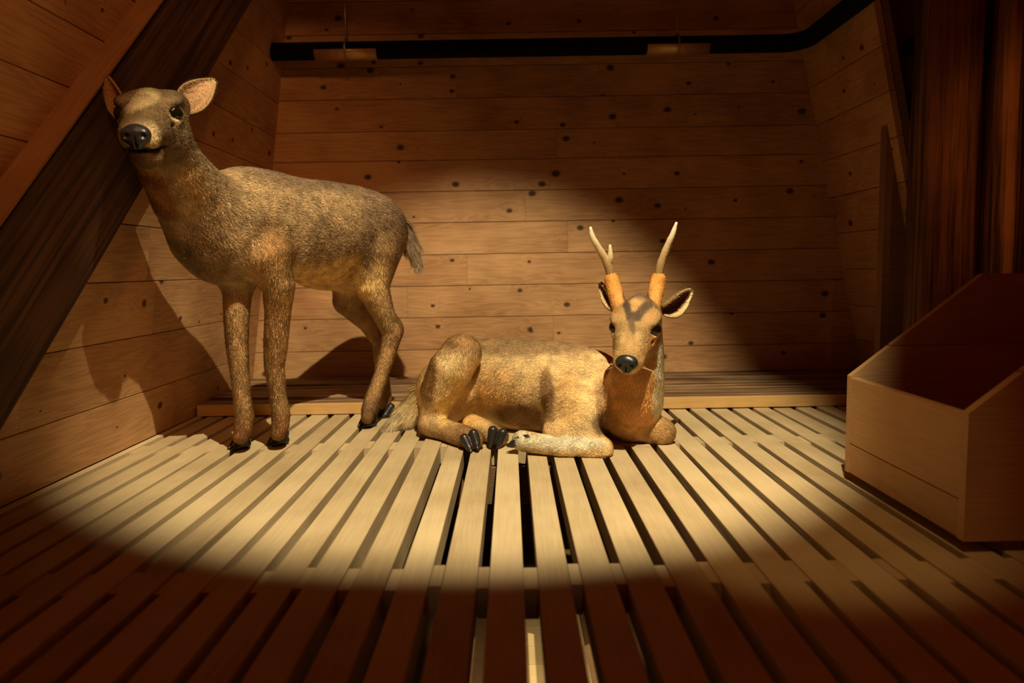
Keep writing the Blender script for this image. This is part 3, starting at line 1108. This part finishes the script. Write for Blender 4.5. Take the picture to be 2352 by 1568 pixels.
# neck
nk = [(p1(488, 515, 2.00), 0.122), (p1(438, 450, 1.92), 0.094), (p1(398, 390, 1.84), 0.077), (p1(372, 330, 1.79), 0.066), (p1(360, 285, 1.775), 0.058)]
B.chain(nk, 0.035, TAN, hair=nk[0][0] - nk[-1][0], ln=0.012)
# forelegs: near (its left) and far (its right)
dn = V(0, 0, -1)
fl1 = [(p1(612, 600, 2.03), 0.070), (p1(640, 655, 2.03), 0.043), (p1(638, 720, 2.045), 0.034), (p1(633, 795, 2.055), 0.032), (p1(630, 840, 2.06), 0.027),
       (p1(638, 905, 2.065), 0.0225), (p1(645, 950, 2.065), 0.025), (p1(644, 975, 2.06), 0.0235), (p1(639, 994, 2.055), 0.020)]
B.chain(fl1, 0.035, LEG * 1.1, dn, 0.008)
fr1 = [(p1(548, 610, 2.07), 0.060), (p1(545, 680, 2.06), 0.037), (p1(543, 735, 2.05), 0.033), (p1(545, 800, 2.045), 0.029), (p1(550, 850, 2.04), 0.025),
       (p1(556, 910, 2.035), 0.0225), (p1(562, 958, 2.035), 0.0255), (p1(559, 982, 2.03), 0.024), (p1(553, 1001, 2.025), 0.0205)]
B.chain(fr1, 0.035, LEG, dn, 0.008)
# hind legs: near
B.ell(p1(862, 560, 2.43), (0.085, 0.050, 0.125), fx, 0.05, TAN, dn, LC)
hl1 = [(p1(856, 590, 2.42), 0.078), (p1(856, 660, 2.40), 0.053), (p1(878, 715, 2.40), 0.037), (p1(902, 762, 2.41), 0.032), (p1(893, 800, 2.40), 0.027),
       (p1(876, 860, 2.375), 0.0225), (p1(855, 918, 2.35), 0.0245), (p1(848, 940, 2.335), 0.0235), (p1(844, 957, 2.325), 0.0195)]
B.chain(hl1, 0.035, LEG * 1.05, dn, 0.009)
B.ell(p1(912, 752, 2.43), (0.018, 0.018, 0.03), None, 0.02, LEG, dn, 0.008)
# far hind leg
hr1 = [(p1(815, 635, 2.52), 0.078), (p1(800, 690, 2.55), 0.052), (p1(848, 740, 2.58), 0.036), (p1(874, 785, 2.58), 0.029), (p1(876, 830, 2.57), 0.024),
       (p1(880, 880, 2.55), 0.022), (p1(884, 912, 2.54), 0.023), (p1(884, 930, 2.53), 0.0195)]
B.chain(hr1, 0.035, LEG, dn, 0.009)
B.ell(p1(765, 630, 2.42), (0.15, 0.075, 0.050), fx, 0.05, BEL, bk, 0.01)
# head
H1 = Head(p1(346, 262, 1.715), p1(315, 316, 1.588), nrmz(V(1, 0.13, -0.02)), 1.12)
H1.build(B, V(0.20, 0.135, 0.065), V(0.25, 0.165, 0.08), 0.005)
H1.mouth(B)
for q in (-1, 1):
    B.ell(H1.w(q * 0.036, -0.062, 0.012), V(0.026, 0.045, 0.026) * H1.s, H1.axes, 0.025, V(0.17, 0.115, 0.055), -H1.y, 0.006)
for q in (-1, 1):
    B.ell(H1.w(q * 0.022, -0.025, -0.062), V(0.032, 0.060, 0.045) * H1.s, H1.axes, 0.03, V(0.22, 0.145, 0.07), -H1.y, 0.006)
B.ell(H1.w(0, 0.085, -0.074), V(0.027, 0.036, 0.019) * H1.s, H1.axes, 0.02, V(0.34, 0.20, 0.09), -H1.y, 0.005)
W1 = H1.w
CREAM = V(0.55, 0.43, 0.24)
blobs1 = [
    (c(-0.60, 2.25, 0.80), (0.16, 0.42, 0.075), V(0.20, 0.135, 0.085), 0.75),                 # grizzled back
    (c(-0.44, 2.50, 0.72), (0.2, 0.2, 0.12), V(0.27, 0.18, 0.115), 0.7),
    (c(-0.58, 2.28, 0.475), (0.22, 0.20, 0.085), BEL, 0.85),                                  # belly
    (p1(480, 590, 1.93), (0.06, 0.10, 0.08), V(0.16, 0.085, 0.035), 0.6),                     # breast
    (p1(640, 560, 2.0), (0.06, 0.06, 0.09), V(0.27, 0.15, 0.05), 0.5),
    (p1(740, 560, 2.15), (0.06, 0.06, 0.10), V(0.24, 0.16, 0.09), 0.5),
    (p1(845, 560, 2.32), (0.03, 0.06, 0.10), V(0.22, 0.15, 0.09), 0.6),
    (p1(815, 650, 2.32), (0.045, 0.06, 0.05), BEL, 0.7),
    (p1(400, 430, 1.80), (0.07, 0.07, 0.10), V(0.46, 0.30, 0.13), 0.7),
    (p1(352, 430, 1.80), (0.045, 0.09, 0.11), V(0.33, 0.14, 0.045), 0.8),                     # throat, with the head's shadow painted in
    (p1(845, 950, 2.33), (0.06, 0.06, 0.05), V(0.19, 0.11, 0.06), 0.7),
    (p1(640, 985, 2.06), (0.06, 0.06, 0.06), V(0.24, 0.12, 0.05), 0.7),
    (p1(555, 990, 2.03), (0.06, 0.06, 0.06), V(0.23, 0.115, 0.05), 0.7),
    (W1(0, 0.05, 0.025), (0.027, 0.09, 0.05), V(0.34, 0.265, 0.13), 1.0),                     # pale blaze
    (W1(0.004, -0.03, 0.05), (0.030, 0.06, 0.03), V(0.30, 0.23, 0.11), 0.9),
    (W1(0, 0.118, -0.03), (0.05, 0.03, 0.034), CREAM * 0.9, 0.9),                             # muzzle ring
    (W1(0.056, 0.025, 0.0), (0.022, 0.028, 0.020), CREAM * 0.75, 0.85),
    (W1(-0.056, 0.025, 0.0), (0.022, 0.028, 0.020), CREAM * 0.75, 0.85),
    (W1(0.045, 0.048, -0.018), (0.012, 0.016, 0.010), V(0.05, 0.028, 0.015), 0.9),
    (W1(-0.045, 0.048, -0.018), (0.012, 0.016, 0.010), V(0.05, 0.028, 0.015), 0.9),
    (W1(0, 0.115, -0.056), (0.06, 0.05, 0.006), V(0.02, 0.012, 0.008), 1.0),                  # mouth line, crease shade put into the colour
    (W1(0, 0.085, -0.072), (0.04, 0.05, 0.02), V(0.30, 0.17, 0.075), 0.7),
]


blobs1.append((W1(0, 0.146, -0.026), (0.020, 0.018, 0.018), V(0.015, 0.014, 0.014), 1.0))


def mask1(v):
    d = np.linalg.norm(v - W1(0, 0.140, -0.026), axis=1)
    e = np.minimum(np.linalg.norm(v - W1(0.0565, 0.025, 0.003), axis=1), np.linalg.norm(v - W1(-0.0565, 0.025, 0.003), axis=1))
    return (d > 0.031).astype(float) * (e > 0.0175)


finish(B, deer1, 0.0038, TAN, LC, blobs1, 0.34, 230000, 0.004, width=0.0017, mask_fn=mask1)
H1.eyes(deer1)
H1.nose(deer1)
ear(deer1, p1(424, 252, 1.80), p1(488, 182, 1.80), nrmz(V(0.05, -1, -0.15)), 0.033, 1.0, (0.50, 0.31, 0.17), (0.36, 0.24, 0.12), (0.2, 0.13, 0.07))
ear(deer1, p1(300, 272, 1.775), p1(238, 182, 1.72), nrmz(V(-0.35, -1, -0.1)), 0.028, 1.0, (0.45, 0.26, 0.12), (0.34, 0.21, 0.10), (0.2, 0.13, 0.07))
hf1 = nrmz(V(-0.62, -0.78, 0))
for pt, ff in ((FL(634, 1022), hf1), (FL(545, 1031), hf1), (FL(840, 980), hf1), (FL(882, 958), hf1)):
    hoof(deer1, V(pt[0], pt[1], 0.0005) - ORG1 - ff * 0.006, ff, 0.050, 0.022, 0.042)
tail(deer1, [p1(918, 515, 2.60), p1(940, 560, 2.61), p1(955, 596, 2.61)], [0.020, 0.022, 0.010], (0.34, 0.25, 0.16), (0.62, 0.50, 0.34), 4200, 0.05)

# ------------------------------------------------------------------ lying deer
ORG2 = V(0.10, 2.2, 0)
deer2 = empty('deer', tuple(ORG2))
tag(deer2, 'antlered tan deer lying on the slatted floor in the spotlight', 'deer', 'mounted deer')
p2 = lambda x, y, d: P(x, y, d) - ORG2
c2 = lambda x, y, z: V(x, y, z) - ORG2
B = Body()
f2 = nrmz(V(0.819, -0.574, 0)); r2 = V(-0.574, -0.819, 0)
ax2 = [f2, r2, up3]
bk2 = -f2 - 0.35 * up3
LC = 0.0085
GLD = V(0.97, 0.73, 0.38)
GLD2 = V(0.92, 0.70, 0.38)
GRY = V(0.55, 0.36, 0.18)
B.ell(c2(-0.105, 2.42, 0.140), (0.16, 0.130, 0.130), ax2, 0.05, GLD, bk2, LC)
B.ell(c2(-0.01, 2.345, 0.135), (0.18, 0.144, 0.140), ax2, 0.05, GLD, bk2, LC)
B.ell(c2(0.09, 2.31, 0.130), (0.18, 0.144, 0.142), ax2, 0.05, GLD, bk2, LC)
B.ell(c2(0.185, 2.27, 0.125), (0.15, 0.130, 0.136), ax2, 0.05, GLD, bk2, LC)
B.ell(c2(0.25, 2.215, 0.115), (0.10, 0.115, 0.125), ax2, 0.04, GLD, bk2, LC)          # shoulder
# neck and brisket
nk2 = [(p2(1440, 950, 2.10), 0.070), (p2(1455, 920, 2.08), 0.083), (p2(1462, 870, 2.075), 0.078), (p2(1470, 810, 2.085), 0.066), (p2(1472, 760, 2.09), 0.058)]
B.chain(nk2, 0.04, V(0.85, 0.50, 0.20), hair=V(0, 0, -1), ln=0.008)
# near hind leg: thigh, hock, metatarsus
th2 = [(p2(1060, 812, 2.22), 0.060), (p2(1035, 850, 2.21), 0.066), (p2(1010, 900, 2.21), 0.058), (p2(1000, 940, 2.21), 0.046), (p2(992, 972, 2.20), 0.036)]
B.chain(th2, 0.02, GLD2, hair=V(-0.3, -0.2, -1), ln=0.011)
mt2 = [(p2(988, 975, 2.20), 0.034), (p2(1030, 990, 2.14), 0.031), (p2(1068, 1004, 2.075), 0.033), (p2(1086, 1010, 2.045), 0.030)]
B.chain(mt2, 0.018, V(0.55, 0.35, 0.16), ln=0.008)
B.ell(p2(1020, 900, 2.30), (0.10, 0.07, 0.10), ax2, 0.03, GLD, V(0, 0, -1), 0.011)    # haunch
# far hind foot
ft2 = [(p2(1085, 975, 2.17), 0.030), (p2(1115, 988, 2.13), 0.030), (p2(1146, 1003, 2.085), 0.027)]
B.chain(ft2, 0.015, V(0.78, 0.56, 0.28), ln=0.008)
# near foreleg folded under
B.ell(p2(1315, 945, 2.09), (0.085, 0.060, 0.075), ax2, 0.05, GLD, bk2, 0.009)
B.cone(p2(1275, 1000, 2.06), 0.030, p2(1330, 1003, 2.00), 0.042, 0.07, GLD, ln=0.010)
B.cone(p2(1330, 1003, 2.00), 0.043, p2(1378, 1030, 1.955), 0.034, 0.035, GLD, ln=0.009)
B.cone(p2(1378, 1036, 1.945), 0.031, p2(1290, 1028, 1.955), 0.0265, 0.012, GLD2, ln=0.007)
B.cone(p2(1290, 1028, 1.955), 0.0265, p2(1200, 1012, 1.985), 0.028, 0.012, GLD2, ln=0.007)
# far foreleg
B.cone(p2(1455, 985, 2.12), 0.045, p2(1518, 992, 2.075), 0.036, 0.03, V(0.66, 0.40, 0.16), ln=0.009)
B.ell(p2(1520, 992, 2.07), (0.034, 0.034, 0.034), None, 0.02, V(0.62, 0.42, 0.20), f2, 0.009)
# head
H2 = Head(p2(1460, 749, 1.990), p2(1436, 853, 1.86), nrmz(V(1, -0.24, 0.03)), 1.08)
H2.build(B, V(0.50, 0.32, 0.14), V(0.64, 0.36, 0.13), 0.005)
W2 = H2.w
B.ell(W2(0, -0.045, 0.016), V(0.034, 0.055, 0.045), H2.axes, 0.025, V(0.50, 0.32, 0.14), -H2.y, 0.005)
ORNG = V(0.78, 0.38, 0.09)
ped = {}
for q, base, tip in ((1, (1424, 712, 2.065), (1405, 642, 2.10)), (-1, (1497, 714, 2.07), (1512, 642, 2.105))):
    B.cone(p2(*base), 0.0215, p2(*tip), 0.0205, 0.014, ORNG, ln=0.007)
blobs2 = [
    (c2(0.05, 2.31, 0.285), (0.36, 0.30, 0.050), V(0.33, 0.21, 0.105), 0.8),
    (p2(1190, 965, 2.15), (0.085, 0.15, 0.050), V(0.20, 0.105, 0.042), 0.85),               # dark flank patch
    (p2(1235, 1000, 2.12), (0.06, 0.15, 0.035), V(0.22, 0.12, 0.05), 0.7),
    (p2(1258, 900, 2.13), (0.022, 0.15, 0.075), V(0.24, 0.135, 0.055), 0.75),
    (p2(1150, 890, 2.2), (0.07, 0.15, 0.06), V(0.60, 0.37, 0.13), 0.5),
    (p2(1310, 930, 2.08), (0.04, 0.15, 0.09), V(0.60, 0.40, 0.16), 0.6),
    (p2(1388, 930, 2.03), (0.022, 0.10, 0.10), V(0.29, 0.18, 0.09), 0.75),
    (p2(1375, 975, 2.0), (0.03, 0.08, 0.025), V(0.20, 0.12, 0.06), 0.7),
    (p2(1080, 950, 2.17), (0.06, 0.12, 0.05), V(0.60, 0.40, 0.16), 0.7),
    (p2(985, 850, 2.20), (0.032, 0.10, 0.11), V(0.27, 0.145, 0.05), 0.85),
    (p2(1050, 895, 2.14), (0.026, 0.06, 0.075), V(0.60, 0.44, 0.19), 0.9),
    (p2(1020, 945, 2.14), (0.03, 0.06, 0.05), V(0.58, 0.42, 0.18), 0.8),
    (p2(1060, 775, 2.2), (0.06, 0.06, 0.035), V(0.30, 0.165, 0.06), 0.6),
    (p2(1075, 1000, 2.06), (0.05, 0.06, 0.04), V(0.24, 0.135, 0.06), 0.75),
    (p2(1280, 1018, 1.93), (0.125, 0.06, 0.019), V(0.60, 0.55, 0.41), 1.0),               # pale stripe on the foreleg
    (p2(1195, 1010, 1.97), (0.035, 0.06, 0.024), V(0.60, 0.55, 0.41), 1.0),
    (p2(1212, 1003, 1.955), (0.008, 0.02, 0.006), V(0.03, 0.02, 0.02), 1.0),
    (p2(1526, 845, 2.04), (0.030, 0.10, 0.08), V(0.60, 0.55, 0.42), 1.0),                   # pale side of the neck, light on it painted in too
    (p2(1514, 915, 2.03), (0.026, 0.10, 0.06), V(0.60, 0.55, 0.42), 1.0),
    (p2(1440, 940, 2.0), (0.07, 0.08, 0.10), V(0.52, 0.27, 0.085), 0.6),
    # face
    (W2(0, -0.07, 0.05), (0.045, 0.04, 0.04), V(0.15, 0.10, 0.065), 0.85),
    (W2(0, -0.005, 0.050), (0.015, 0.045, 0.03), V(0.42, 0.25, 0.10), 1.0),
    *[(W2(q * (0.034 - 0.0046 * i), -0.045 + 0.0135 * i, 0.058 - 0.004 * i), (0.0095, 0.016, 0.03), V(0.07, 0.048, 0.034), 0.7) for q in (-1, 1) for i in range(6)],
    (W2(0, 0.030, 0.036), (0.018, 0.016, 0.03), V(0.075, 0.052, 0.036), 0.85),
    (W2(0, 0.058, 0.026), (0.009, 0.035, 0.03), V(0.12, 0.08, 0.045), 0.75),
    (W2(0.022, 0.080, 0.008), (0.014, 0.035, 0.022), V(0.45, 0.31, 0.14), 0.7),
    (W2(-0.022, 0.080, 0.008), (0.014, 0.035, 0.022), V(0.45, 0.31, 0.14), 0.7),
    *[(p2(x, 690, 2.075), (0.011, 0.03, 0.032), V(0.12, 0.07, 0.04), 0.85) for x in (1436, 1484)],
    *[(W2(q * 0.040, 0.004, 0.030), (0.016, 0.03, 0.012), V(0.36, 0.20, 0.075), 0.7) for q in (-1, 1)],
    *[(W2(q * 0.036, 0.040, -0.020), (0.018, 0.035, 0.022), V(0.50, 0.27, 0.085), 0.8) for q in (-1, 1)],
    (W2(0, 0.120, -0.034), (0.048, 0.026, 0.034), V(0.66, 0.47, 0.22), 0.85),
    (W2(0.056, 0.025, 0.0), (0.022, 0.028, 0.020), V(0.60, 0.38, 0.15), 0.8),
    (W2(-0.056, 0.025, 0.0), (0.022, 0.028, 0.020), V(0.60, 0.38, 0.15), 0.8),
    (W2(0.045, 0.048, -0.018), (0.010, 0.014, 0.008), V(0.10, 0.05, 0.025), 0.9),
    (W2(-0.045, 0.048, -0.018), (0.010, 0.014, 0.008), V(0.10, 0.05, 0.025), 0.9),
    (W2(-0.035, 0.03, -0.045), (0.03, 0.04, 0.03), V(0.52, 0.25, 0.07), 0.7),
    (W2(0.035, 0.03, -0.045), (0.03, 0.04, 0.03), V(0.52, 0.25, 0.07), 0.7),
]


blobs2.append((W2(0, 0.146, -0.026), (0.020, 0.018, 0.018), V(0.015, 0.014, 0.014), 1.0))


def mask2(v):
    d = np.linalg.norm(v - W2(0, 0.140, -0.026), axis=1)
    e = np.minimum(np.linalg.norm(v - W2(0.0565, 0.025, 0.003), axis=1), np.linalg.norm(v - W2(-0.0565, 0.025, 0.003), axis=1))
    return (d > 0.031).astype(float) * (e > 0.0170)


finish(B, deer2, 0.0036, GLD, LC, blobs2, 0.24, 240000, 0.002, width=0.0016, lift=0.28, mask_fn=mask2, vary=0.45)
H2.eyes(deer2)
H2.nose(deer2)
face2 = nrmz(V(0.0, -1, 0.1))
ear(deer2, W2(-0.056, -0.070, 0.012), p2(1597, 670, 2.07), nrmz(V(0.25, -1, -0.35)), 0.030, 1.15, (0.20, 0.09, 0.04), (0.72, 0.55, 0.30), (0.3, 0.19, 0.09))
ear(deer2, W2(0.056, -0.070, 0.012), p2(1368, 652, 2.15), nrmz(V(-0.9, -0.5, 0.0)), 0.018, 1.15, (0.16, 0.08, 0.035), (0.70, 0.52, 0.27), (0.3, 0.19, 0.09))
# antlers
BONE = [V(0.20, 0.11, 0.05), V(0.42, 0.27, 0.12), V(0.68, 0.50, 0.26), V(0.82, 0.68, 0.42), V(0.9, 0.8, 0.58)]


def antler(pts, radii, prong, pr):
    a_ = empty('antler', (0, 0, 0))
    a_.parent = deer2
    n = 14

    def interp(ps, rs):
        out, ro = [], []
        for i in range(n + 1):
            t = i / n * (len(ps) - 1)
            k = min(int(t), len(ps) - 2)
            u = t - k
            m0 = (ps[k + 1] - ps[max(k - 1, 0)]) / 2
            m1 = (ps[min(k + 2, len(ps) - 1)] - ps[k]) / 2
            out.append((2 * u ** 3 - 3 * u ** 2 + 1) * ps[k] + (u ** 3 - 2 * u ** 2 + u) * m0 + (3 * u ** 2 - 2 * u ** 3) * ps[k + 1] + (u ** 3 - u ** 2) * m1)
            ro.append(rs[k] * (1 - u) + rs[k + 1] * u)
        return out, ro

    def bc(t):
        t = min(max(t, 0), 1) * 4
        k = min(int(t), 3)
        return BONE[k] * (1 - (t - k)) + BONE[k + 1] * (t - k)

    o_, r_ = interp(pts, radii)
    r_ = [r * (1 + 0.06 * math.sin(i * 2.3)) for i, r in enumerate(r_)]
    tube('beam', o_, r_, M_ANTLER, a_, 12, [bc((i / n) ** 1.05 * 1.25) for i in range(n + 1)])
    o_, r_ = interp(prong, pr)
    tube('tine', o_, r_, M_ANTLER, a_, 10, [bc(0.35 + 0.6 * i / n) for i in range(n + 1)])
    # burr at the foot of the beam
    k0 = pts[0]
    ax_ = nrmz(pts[1] - pts[0])
    tube('burr', [k0 - ax_ * 0.008, k0 - ax_ * 0.002, k0 + ax_ * 0.004, k0 + ax_ * 0.010], [0.012, 0.0175, 0.0165, 0.011], M_ANTLER, a_, 14, [BONE[0] * 1.3] * 4)


antler([p2(1404, 638, 2.10), p2(1395, 605, 2.095), p2(1375, 570, 2.075), p2(1361, 545, 2.06), p2(1356, 521, 2.05)], [0.0125, 0.0125, 0.010, 0.0085, 0.003],
       [p2(1398, 612, 2.10), p2(1402, 590, 2.085), p2(1401, 562, 2.075)], [0.010, 0.0085, 0.003])
antler([p2(1512, 638, 2.105), p2(1518, 605, 2.10), p2(1533, 565, 2.08), p2(1545, 538, 2.065), p2(1554, 510, 2.055)], [0.0125, 0.0115, 0.0095, 0.008, 0.003],
       [p2(1524, 590, 2.095), p2(1535, 572, 2.09), p2(1543, 560, 2.09)], [0.008, 0.0065, 0.003])
# hooves
hoof(deer2, p2(1088, 1022, 2.025), nrmz(p2(1092, 1042, 1.985) - p2(1086, 1008, 2.045)), 0.052, 0.021, 0.032, upv=(-0.3, -0.8, 0.5), floor_z=-0.01)
hoof(deer2, p2(1138, 1012, 2.06), nrmz(V(-0.15, -0.75, -0.6)), 0.052, 0.021, 0.032, upv=(0.2, -0.6, 0.75), floor_z=-0.01)
hoof(deer2, p2(1186, 1013, 1.985) - V(0, 0, 0.012), nrmz(V(-1, 0.12, -0.10)), 0.044, 0.017, 0.026, upv=(0, 0, 1), floor_z=0.0)
tail(deer2, [p2(975, 905, 2.36), p2(945, 945, 2.34), p2(915, 968, 2.32)], [0.030, 0.034, 0.020], (0.70, 0.52, 0.24), (0.92, 0.84, 0.62), 7000, 0.055)
# whiskers
for k in range(7):
    s_ = -1 if k % 2 else 1
    a_ = W2(s_ * 0.032, 0.12 - 0.004 * (k // 2), -0.04 - 0.004 * (k % 3))
    b_ = a_ + H2.d(s_ * 0.045, -0.005, -0.010 - 0.008 * (k % 4)) * 1.0
    c_ = b_ + V(s_ * -0.012, 0.0, -0.03)
    tube('whisker', [a_, (a_ * 0.5 + b_ * 0.5), b_, c_], [0.0003, 0.0003, 0.0002, 0.0001], M_FUR_PALE, deer2, 5)
